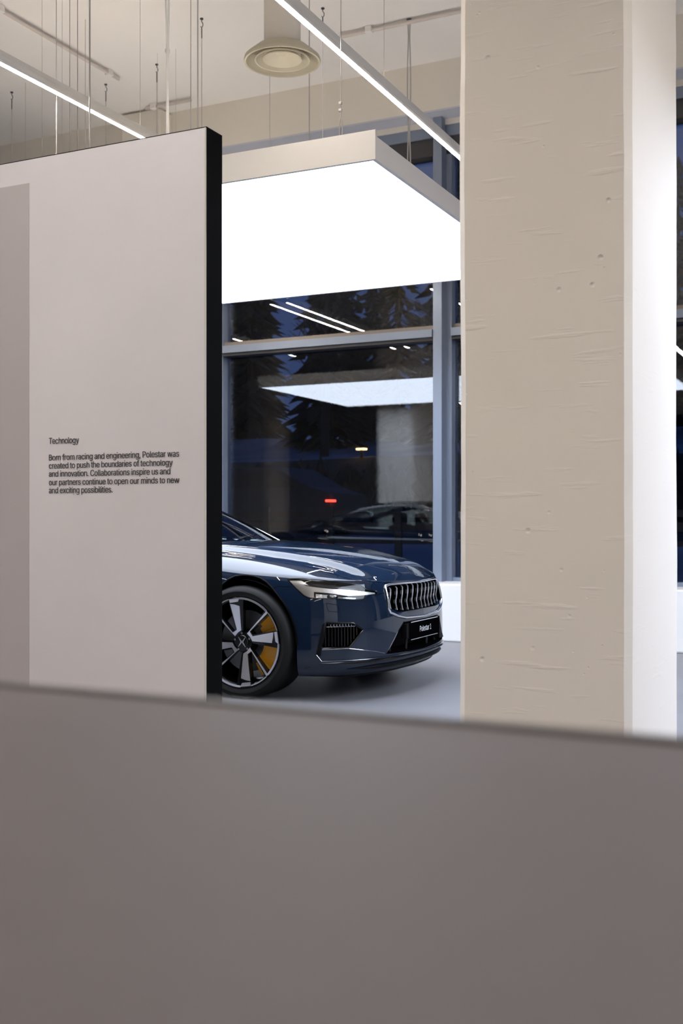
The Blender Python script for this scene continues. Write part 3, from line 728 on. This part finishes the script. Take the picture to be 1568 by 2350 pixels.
# ---- headlights
DRL = [(1.182, .694), (1.122, .699), (1.067, .683), (.997, .678), (.901, .673), (.776, .670), (.646, .657), (.562, .649), (.562, .638), (.781, .636), (.916, .652), (1.017, .657), (1.017, .625), (1.057, .630), (1.082, .640), (1.137, .672)]
DRL2 = [(1.190, .706), (1.107, .712), (1.052, .686), (1.122, .694), (1.177, .696)]
BOX = [(1.005, .651), (.916, .645), (.781, .632), (.706, .625), (.726, .614), (.816, .622), (1.005, .628)]
PROJ = [(.931, .646), (.846, .642), (.841, .625), (.926, .626)]
SIG = [(1.05, .708), (.896, .708), (.70, .690), (.66, .672), (.776, .680), (.997, .690)]
def slab(name, poly, o0, o1, m, parent, s):
    v_, f_ = patch(poly, .02); P0, _ = to_body(v_, o0); P1, _ = to_body(v_, o1); n_ = len(P0)
    V = [(p[0], s*p[1], p[2]) for p in P0]+[(p[0], s*p[1], p[2]) for p in P1]; F = [list(q) for q in f_]+[[i+n_ for i in q] for q in f_]
    F += [(i, j, n_+j, n_+i) for i, j in border(f_)]
    o = mesh_obj(name, V, F, m, parent)
    b_ = bmesh.new(); b_.from_mesh(o.data); bmesh.ops.recalc_face_normals(b_, faces=b_.faces[:]); b_.to_mesh(o.data); b_.free()
    return o
for s in (-1, 1):
    hl = pocket('headlight', *HV, .060, 'lamp_dark', CAR, both=False, side=s)
    hl['label'] = 'clear headlight with a hammer-shaped silver daylight bar'
    slab('daylight_bar', DRL, -.030, -.012, 'lamp_silver', hl, s); slab('daylight_bar', DRL2, -.026, -.012, 'lamp_silver', hl, s)
    slab('reflector', BOX, -.050, -.036, 'dark_chrome', hl, s); slab('indicator', SIG, -.050, -.034, 'lamp_dark', hl, s)
    v_, f_ = patch(PROJ, .02); c = to_body(np.array([(.885, .636)]), -.03)[0][0]; nn = SN([.885], [.636])[0]
    pr = MB(); e1 = Vector((nn[0], s*nn[1], nn[2])); e2 = Vector((0, 0, 1)).cross(e1).normalized(); e3 = e1.cross(e2)
    for k in range(7):
        for q in range(20):
            ph, th = k*math.pi/12, 2*math.pi*q/20
            pr.v.append(tuple(Vector((c[0], s*c[1], c[2]))+e2*.034*math.sin(ph)*math.cos(th)+e3*.020*math.sin(ph)*math.sin(th)+e1*.014*math.cos(ph)))
    for k in range(6):
        for q in range(20): pr.f.append((k*20+q, k*20+(q+1) % 20, (k+1)*20+(q+1) % 20, (k+1)*20+q))
    pr.obj('projector', 'dark_chrome', hl, True)
    shell('lens', *HV, 'lamp_glass', hl, off=.0005, both=False, side=s)
    strip('seal', HEADLIGHT+[HEADLIGHT[0]], .0042, -.002, 'gloss_black', hl, s)

# ---- side intakes with dark vanes
for s in (-1, 1):
    it = pocket('side_intake', *IV, .09, 'mesh_black', CAR, both=False, side=s)
    for k in range(11):
        a = .72+k*.022; lo = np.interp(a, [.79, .967], [.327, .324]) if a > .79 else np.interp(a, [.69, .79], [.43, .327]); hi = np.interp(a, [.691, .761, .936], [.43, .474, .483])
        P, N = to_body(np.array([(a, lo), (a, lo+(hi-lo)*.35), (a, lo+(hi-lo)*.7), (a, hi)]), -.03)
        MB().tube([(p[0], s*p[1], p[2]) for p in P], .0045, 6).obj('vane', 'gloss_black', it, True)
    strip('intake_rim', INTAKE+[INTAKE[0]], .005, -.002, 'gloss_black', it, s)
    for k in range(8):
        a = .77+k*.020; P, N = to_body(np.array([(a, .452), (a, .470)]), -.012)
        MB().tube([(p[0], s*p[1], p[2]) for p in P], .004, 5).obj('grille_tooth', 'dark_chrome', it, True)
    P, N = to_body(np.array([(a_, .455) for a_ in np.linspace(.74, .945, 10)]), -.014)
    MB().tube([(p[0], s*p[1], p[2]) for p in P], .003, 5).obj('grille_tooth', 'dark_chrome', it, True)
    # black blade down the outer side of the intake, and a chrome line on the fin below
    slab('blade', [(.946, .482), (.970, .322), (.972, .276), (1.003, .285), (1.000, .30), (.962, .47)], -.004, .004, 'satin_black', it, s)
    strip('chrome_line', [(.965, .318), (.80, .322), (.60, .290), (.515, .270)], .0018, .001, 'chrome', it, s)
# ---- lower centre intake
lo = pocket('lower_intake', *LV, .12, 'mesh_black', CAR)
for s in (-1, 1):
    for a in (.16, .40):
        P, N = to_body(np.array([(a, .255), (a, .33), (a-.01, .42)]), -.045)
        MB().tube([(p[0], s*p[1], p[2]) for p in P], .009, 8).obj('strut', 'gloss_black', lo, True)
    strip('intake_rim', [(0, .452), (.285, .452), (.371, .400), (.436, .335), (.500, .262)], .004, -.002, 'gloss_black', lo, s)
    c = to_body(np.array([(.425, .30)]), -.04)[0][0]; MB().lathe([(.0001, 0), (.016, 0), (.018, -.02), (.0001, -.02)], 16, 'x', (c[0], s*c[1], c[2])).obj('sensor', 'dark_chrome', lo, True)
# ---- splitter lips: two dark blades round the bottom of the bumper
def lip(name, z, out, th, a1, m):
    mm = MB(); n_ = 60; ring = []
    aa_ = np.concatenate([-np.linspace(a1, 0, n_), np.linspace(0, a1, n_)[1:]])
    base, N = to_body(np.stack([np.abs(aa_), np.full(len(aa_), z)], 1))
    for p, nrm, a in zip(base, N, aa_):
        s = -1 if a < 0 else 1; e = np.array([nrm[0], nrm[1]*s]); e /= np.linalg.norm(e); g = min(1, (a1-abs(a))/.25+.03); k = out*g; tt_ = th*g
        x, y = p[0], p[1]*s
        ring.append([(x+e[0]*k, y+e[1]*k, z+tt_*.5), (x+e[0]*(k+.008*g), y+e[1]*(k+.008*g), z), (x+e[0]*k, y+e[1]*k, z-tt_*.5), (x-e[0]*.09, y-e[1]*.09, z-tt_*.5), (x-e[0]*.09, y-e[1]*.09, z+tt_*.5)])
    v_ = [q for r_ in ring for q in r_]; f_ = [(i*5+k, i*5+(k+1) % 5, (i+1)*5+(k+1) % 5, (i+1)*5+k) for i in range(len(ring)-1) for k in range(5)]
    f_ += [(0, 1, 2, 3, 4), tuple((len(ring)-1)*5+k for k in range(5))]
    mm.add(v_, f_); return mm.obj(name, m, CAR)
lip('splitter', .237, .012, .016, .985, 'gloss_black'); lip('splitter', .195, .010, .022, .80, 'satin_black')
lip('undertray', .158, -.01, .03, 1.08, 'satin_black')
for s in (-1, 1): strip('chrome_line', [(1.0, .286), (.968, .247), (.80, .247), (.50, .247), (.2, .247), (0, .247)], .0016, .011, 'dark_chrome', lo, s)

# ---- grille: chrome frame, painted chin, twelve wavy chrome bars
gr = pocket('grille', *GV, .075, 'mesh_black', CAR)
gr['label'] = 'chrome framed grille with wavy upright bars'
def loop(poly):
    q = []
    for (a0, t0), (a1, t1) in zip(poly[:-1], poly[1:]):
        k = max(1, int(math.hypot(a1-a0, t1-t0)/.012)); q += [(a0+(a1-a0)*i/k, t0+(t1-t0)*i/k) for i in range(k)]
    q.append(poly[-1]); return q
GR2 = [(max(a, 0), t) for a, t in GRILLE]
half = loop(GR2); H2 = np.array(half); P, N = to_body(H2, .004)
full = [(p[0], -p[1], p[2]) for p in P[::-1]]          # along the near side from the chin to the top ...
full = [(p[0], -p[1], p[2]) for p in P]+[(p[0], p[1], p[2]) for p in P[::-1][1:]]
MB().tube(full[:-1]+[full[0]], .0085, 10, cap=False).obj('frame', 'chrome', gr, True)
CH = [(0, .518), (.24, .516), (.37, .520), (.448, .545), (.462, .535), (.455, .522), (.371, .499), (.265, .482), (0, .474)]
for s in (-1, 1): slab('chin', CH, -.03, .000, 'car_paint', gr, s)
for k in range(12):
    y = -.405+.81*k/11; s = -1 if y < 0 else 1; pts = []
    a = float(np.interp(abs(y), [0, .10, .24, .38, .455], [0, .1, .24, .381, .455]))
    zt, zb = .688-.012*(abs(y)/.4)**2, .522+.016*(abs(y)/.4)**3
    for j in range(15):
        h = j/14; z = zt+(zb-zt)*h
        c = to_body(np.array([(a, .60)]), 0)[0][0]
        w = -.015+float(np.interp(h, [0, .06, .2, .42, .66, 1], [-.006, .003, .003, .001, -.006, .006]))        # the front edge swells in and out on its way down
        pts.append((c[0]+w, y, z))
    m = MB()
    for i in range(len(pts)-1):
        (x, yy, z), (x2, y2, z2) = pts[i], pts[i+1]; t_ = .0042
        m.add([(x, yy-t_, z), (x, yy+t_, z), (x2, y2+t_, z2), (x2, y2-t_, z2), (x-.05, yy-t_*.6, z), (x-.05, yy+t_*.6, z), (x2-.05, y2+t_*.6, z2), (x2-.05, y2-t_*.6, z2)],
              [(0, 1, 2, 3), (0, 3, 7, 4), (1, 5, 6, 2), (4, 7, 6, 5)])
    bar = m.obj('bar', 'mesh_black', gr); ed = MB()
    for i in range(len(pts)-1):
        (x, yy, z), (x2, y2, z2) = pts[i], pts[i+1]; t_ = .0045
        ed.add([(x+.001, yy-t_, z), (x+.001, yy+t_, z), (x2+.001, y2+t_, z2), (x2+.001, y2-t_, z2), (x-.006, yy-t_, z), (x-.006, yy+t_, z), (x2-.006, y2+t_, z2), (x2-.006, y2-t_, z2)],
               [(0, 1, 2, 3), (0, 3, 7, 4), (1, 5, 6, 2)])
    ed.obj('bar_edge', 'bar_chrome', bar)
    for h0, h1 in ((.20, .38), (.56, .72), (.90, 1.0)):
        sel = [p_ for j, p_ in enumerate(pts) if h0 <= j/14 <= h1]; mm = MB()
        for i in range(len(sel)-1):
            (x, yy, z), (x2, y2, z2) = sel[i], sel[i+1]; t_ = .0085
            mm.add([(x+.002, yy-t_, z), (x+.002, yy+t_*.5, z), (x2+.002, y2+t_*.5, z2), (x2+.002, y2-t_, z2), (x-.012, yy-t_, z), (x-.012, yy+t_*.5, z), (x2-.012, y2+t_*.5, z2), (x2-.012, y2-t_, z2)],
                   [(0, 1, 2, 3), (0, 3, 7, 4), (1, 5, 6, 2), (0, 4, 5, 1), (3, 2, 6, 7)])
        mm.obj('bar_pad', 'bar_chrome', bar)
# ---- number plate
pl = MB().bbox(.838, .846, -.262, .262, .334, .449, .003).obj('number_plate', 'plate_black', CAR)
pl['label'] = 'black number plate with white lettering'
MB().bbox(.80, .838, -.30, .20, .345, .44, .006).obj('plate_holder', 'satin_black', pl)
MB().box(.846, .8475, -.25, .22, .4455, .4490).obj('plate_edge', 'plate_white', pl); MB().box(.846, .8475, -.25, .22, .3350, .3368).obj('plate_edge', 'plate_white', pl)
t = text_mesh('plate_lettering', 'Polestar 1', .200, 'plate_white', pl, height=.034); t.rotation_euler = (math.pi/2, 0, math.pi/2); t.location = (.8472, -.10, .376)
# small dark fin on the far end of the plate
MB().prism([(.27, .45), (.30, .36), (.345, .30), (.27, .30)], .80, .842, lambda p_, q, h: (h, p_, q)).obj('plate_bracket', 'satin_black', pl)
# ---- emblem: two chevrons point to point
def chevrons(to3, sz, w, th):
    m = MB()
    for s in (-1, 1):
        for v_ in (-1, 1):
            p0, p1 = (s*.06*sz, 0), (s*.42*sz, v_*.5*sz); dx, dy = p1[0]-p0[0], p1[1]-p0[1]; L = math.hypot(dx, dy); nx, ny = -dy/L*w, dx/L*w
            m.prism([(p0[0]-nx, p0[1]-ny), (p0[0]+nx, p0[1]+ny), (p1[0]+nx*.15, p1[1]+ny*.15), (p1[0]-nx*.15, p1[1]-ny*.15)], 0, th, to3)
    return m
def on_bonnet(p_, q, h):                                # p across, q along the bonnet
    x = .738-q; z = float(np.interp(x, *ZC))-.0065+.0
    return (x, p_, z+h)
chevrons(on_bonnet, .072, .0045, .009).obj('emblem', 'gloss_black', bonnet)

# ---- wheels
def make_wheel():
    R = .277
    hub = MB().lathe([(.262, -.004), (.272, -.012), (.278, -.010), (.280, .0), (.262, .03), (.245, .10), (.245, .22), (.25, .24), (.262, .24), (.255, .2), (.255, .05), (.268, .004)], 96, 'y')
    w = hub.obj('wheel', 'gloss_black', CAR, True)
    prof = [(.262, .012), (.285, -.012), (.312, -.022), (.333, -.012), (.345, .010), (.349, .035), (.349, .24), (.340, .265), (.31, .275), (.27, .25), (.262, .24)]
    ty = MB().lathe(prof, 96, 'y')
    ty.obj('tyre', 'tyre_rubber', w, True)
    tr = MB()
    for g in (.07, .11, .15, .19): tr.lathe([(.3495, g), (.3498, g+.003), (.3495, g+.006)], 64, 'y')
    tr.obj('tread_rib', 'satin_black', w)
    def ring(r0, r1, a0, a1, y0, y1):
        m = MB(); k = max(4, int(abs(a1-a0)/3)); v_ = []
        for i in range(k+1):
            a = math.radians(a0+(a1-a0)*i/k)
            for r_, y_ in ((r0, y0), (r1, y0), (r1, y1), (r0, y1)): v_.append((r_*math.cos(a), y_, r_*math.sin(a)))
        f_ = [(i*4+j, i*4+(j+1) % 4, (i+1)*4+(j+1) % 4, (i+1)*4+j) for i in range(k) for j in range(4)]+[(0, 1, 2, 3), tuple(k*4+j for j in (3, 2, 1, 0))]
        return m.add(v_, f_)
    def dish(r): return -.014+.042*max(0, 1-r/(.98*R))**1.1          # face runs inwards to the hub
    def spoke(poly, y_back, up, m_name, nm):
        P2 = []
        n_ = len(poly)
        for i in range(n_):
            (r0, a0), (r1, a1) = poly[i], poly[(i+1) % n_]
            for k in range(4):
                x0, z0 = r0*R*math.cos(math.radians(a0)), r0*R*math.sin(math.radians(a0)); x1, z1 = r1*R*math.cos(math.radians(a1)), r1*R*math.sin(math.radians(a1))
                P2.append((x0+(x1-x0)*k/4, z0+(z1-z0)*k/4))
        f_pts = [(x, dish(math.hypot(x, z))-up, z) for x, z in P2]; b_pts = [(x, dish(math.hypot(x, z))+y_back, z) for x, z in P2]
        k = len(P2); m = MB(); m.add(f_pts+b_pts, [tuple(range(k)), tuple(range(2*k-1, k-1, -1))]+[(i, (i+1) % k, k+(i+1) % k, k+i) for i in range(k)])
        return m.obj(nm, m_name, w)
    for u in range(4):
        d = -90*u; P = lambda L: [(r, a+d) for r, a in L]
        spoke(P([(.985, 49), (.985, 41.5), (.33, 48), (.31, 33), (.985, 18), (.985, -5), (.26, -4), (.20, 20), (.19, 60)]), .034, 0, 'gloss_black', 'spoke')
        spoke(P([(.985, 46.6), (.985, 43.6), (.31, 51), (.295, 34), (.30, 27), (.88, 17.0), (.845, 10.0), (.80, 1.5), (.26, 6), (.235, 30), (.225, 58)]), .004, .003, 'machined', 'spoke_face')
        spoke(P([(.905, 16.8), (.985, 16.5), (.985, 0.5), (.90, 3.5)]), .004, .003, 'machined', 'spoke_face')
        ring(.955*R, .997*R, 0.5+d, -43.4+d, -.017, -.006).obj('rim_edge', 'machined', w)
        ring(.972*R, .992*R, 43+d, 17.5+d, -.016, -.006).obj('rim_edge', 'machined', w)
    MB().lathe([(.0001, .018), (.060, .020), (.068, .030), (.07, .10), (.0001, .10)], 48, 'y').obj('hub', 'gloss_black', w, True)
    cap = MB().lathe([(.0001, .010), (.038, .011), (.041, .014), (.041, .022), (.0001, .022)], 40, 'y').obj('centre_cap', 'gloss_black', w, True)
    for k in range(5):
        a = 2*math.pi*k/5+.4; MB().lathe([(.0001, .014), (.007, .014), (.009, .03), (.0001, .03)], 12, 'y', (.054*math.cos(a), 0, .054*math.sin(a))).obj('wheel_bolt', 'dark_chrome', w, True)
    chevrons(lambda p_, q, h: (p_, .0105-h, q), .062, .0042, .003).obj('cap_emblem', 'machined', w)
    MB().lathe([(.075, .085), (.19, .085), (.19, .115), (.075, .115), (.075, .085)], 72, 'y').obj('brake_disc', 'brake_steel', w)
    # caliper: curved body with ribs and a bridge
    for a0, a1, r0, r1, y0 in ((-62, 52, .150, .236, .060), (-50, 40, .128, .165, .064)):
        ring(r0, r1, a0, a1, y0, .15).obj('caliper', 'caliper_gold', w)
    for a in (-40, -8, 26): ring(.145, .232, a, a+6, .054, .062).obj('caliper_rib', 'caliper_gold', w)
    return w
w0 = make_wheel()
# the first wheel is the near front one; its outer face looks to -y
w0.location = (0, -.938, .349)
for (x, s, turn) in ((-2.74, -1, 0), (0, 1, math.pi), (-2.74, 1, math.pi)):
    c = copy_tree(w0, CAR); c.location = (x, s*.938, .349); c.rotation_euler = (0, 0, turn)

# ---- cabin: windscreen, roof, rear window, side windows, pillars
def surf_patch(name, rows, material, parent, bulge=None):
    n_, m_ = len(rows), len(rows[0]); v_ = [p_ for r_ in rows for p_ in r_]; f_ = [(i*m_+j, i*m_+j+1, (i+1)*m_+j+1, (i+1)*m_+j) for i in range(n_-1) for j in range(m_-1)]
    o = mesh_obj(name, v_, f_, material, parent, True); return o
lerp = lambda a, b, t: a+(b-a)*t
def catmull(pts, n_):
    P = [np.array(pts[0])*2-np.array(pts[1])]+[np.array(p_) for p_ in pts]+[np.array(pts[-1])*2-np.array(pts[-2])]; out = []
    m_ = len(pts)-1
    for k in range(n_+1):
        u = k/n_*m_; i = min(int(u), m_-1); t = u-i; p0, p1, p2, p3 = P[i:i+4]
        out.append(.5*((2*p1)+(-p0+p2)*t+(2*p0-5*p1+4*p2-p3)*t*t+(-p0+3*p1-3*p2+p3)*t**3))
    return out
NS = 24
centre = catmull([(-.43, 0, .948), (-.80, 0, 1.135), (-1.18, 0, 1.285), (-1.7, 0, 1.350), (-2.25, 0, 1.322), (-2.85, 0, 1.165), (-3.28, 0, 1.005)], 72)
edge = catmull([(-.64, .715, .938), (-.95, .645, 1.09), (-1.32, .575, 1.245), (-1.75, .555, 1.300), (-2.25, .55, 1.268), (-2.80, .575, 1.120), (-3.22, .62, .995)], 72)
def top_rows(i0, i1):
    rows = []
    for i in range(i0, i1+1):
        c, e = centre[i], edge[i]; r_ = []
        for k in range(-12, 13):
            u = k/12; g = abs(u)**2.2
            r_.append((lerp(c[0], e[0], g), e[1]*u, lerp(c[2], e[2], g)))
        rows.append(r_)
    return rows
surf_patch('windscreen', top_rows(0, 25), 'car_glass', CAR); surf_patch('roof', top_rows(25, 48), 'roof_glass', CAR); surf_patch('rear_window', top_rows(48, 72), 'car_glass', CAR)
belt = catmull([(-.66, .765, .932), (-1.2, .79, .945), (-1.8, .79, .955), (-2.4, .785, .975), (-2.92, .76, 1.005)], 48)
dlo = catmull([(-.70, .757, .945), (-1.00, .692, 1.085), (-1.38, .632, 1.222), (-1.80, .610, 1.268), (-2.25, .622, 1.225), (-2.65, .680, 1.115), (-2.92, .758, 1.010)], 48)
for s in (-1, 1):
    rows = []
    for k in range(7):
        u = k/6; rows.append([(lerp(b_[0], d_[0], u), s*(lerp(b_[1], d_[1], u)+.012*math.sin(math.pi*u)), lerp(b_[2], d_[2], u)) for b_, d_ in zip(belt, dlo)])
    sw = surf_patch('side_window', rows, 'car_glass', CAR)
    MB().tube([(p_[0], s*(p_[1]+.004), p_[2]) for p_ in dlo]+[(p_[0], s*(p_[1]+.004), p_[2]) for p_ in belt[::-1]]+[(dlo[0][0], s*(dlo[0][1]+.004), dlo[0][2])], .0075, 6).obj('window_trim', 'chrome', sw, True)
    # pillar and roof rail in body colour between the top glass and the side glass
    rail_in = [edge[int(i*72/48)] for i in range(49)]; rows = []
    for k in range(5):
        u = k/4; rows.append([(lerp(a_[0], d_[0], u), s*(lerp(a_[1], d_[1], u)+.006*math.sin(math.pi*u)), lerp(a_[2], d_[2], u)+.006*math.sin(math.pi*u)) for a_, d_ in zip(rail_in, dlo)])
    rl = surf_patch('roof_rail', rows, 'car_paint', CAR)
    MB().tube([(p_[0], s*p_[1], p_[2]+.003) for p_ in edge], .0045, 6).obj('rail_trim', 'chrome', rl, True)
    MB().tube([(lerp(a_[0], d_[0], .45), s*(lerp(a_[1], d_[1], .45)+.004), lerp(a_[2], d_[2], .45)+.007) for a_, d_ in zip(rail_in[:24], dlo[:24])], .0035, 6).obj('rail_trim', 'chrome', rl, True)
    # quarter between the belt and the deck
    rows = [[(b_[0], s*b_[1], b_[2]) for b_ in belt], [(b_[0], s*(b_[1]+.03), b_[2]-.035) for b_ in belt]]
    surf_patch('belt_panel', rows, 'car_paint', CAR)
    # mirror
    mr = MB(); mr.bbox(-1.20, -1.09, s*.86 if s > 0 else -1.01, s*1.01 if s > 0 else -.86, .96, 1.055, .03)
    mo = mr.obj('door_mirror', 'car_paint', CAR, True); MB().bbox(-1.18, -1.11, min(s*.78, s*.90), max(s*.78, s*.90), .95, .985, .01).obj('mirror_arm', 'gloss_black', mo)
    # tail lamp
    v_, f_ = patch([(4.98, .70), (5.55, .70), (5.55, .76), (4.98, .78)], .03); P, N = to_body(v_, .004)
    mesh_obj('tail_lamp', [(p_[0], s*p_[1], p_[2]) for p_ in P], f_, 'tail_red', CAR, True)
    # seats
    st = MB(); st.bbox(-1.75, -1.25, s*.38-.24, s*.38+.24, .42, .56, .05); st.bbox(-1.95, -1.72, s*.38-.23, s*.38+.23, .50, 1.05, .06); st.bbox(-1.93, -1.80, s*.38-.13, s*.38+.13, 1.04, 1.20, .04)
    st.obj('seat', 'seat_leather', CAR, True)
    # wiper
    MB().tube([(-.50, s*.05-.1, .955), (-.60, s*.05+.25, .985), (-.70, s*.05+.48, 1.00)], [.010, .007, .005], 6).obj('wiper', 'satin_black', CAR, True)
b = MB(); b.bbox(-1.15, -.62, -.66, .66, .62, .93, .06); b.bbox(-1.20, -1.0, -.12, .12, .55, .88, .03); b.obj('dashboard', 'dash_dark', CAR, True)
b = MB(); n_ = 28
b.tube([(-1.28+.05*math.sin(2*math.pi*k/n_), .38+.18*math.cos(2*math.pi*k/n_), .86+.17*math.sin(2*math.pi*k/n_)) for k in range(n_+1)], .016, 8)
b.tube([(-1.10, .38, .82), (-1.28, .38, .86)], .03, 8); b.bbox(-1.29, -1.26, .24, .52, .84, .89, .01)
b.obj('steering_wheel', 'dash_dark', CAR, True)
MB().bbox(-3.66, -3.62, -.25, .25, .30, .42, .01).obj('rear_plate', 'plate_black', CAR)
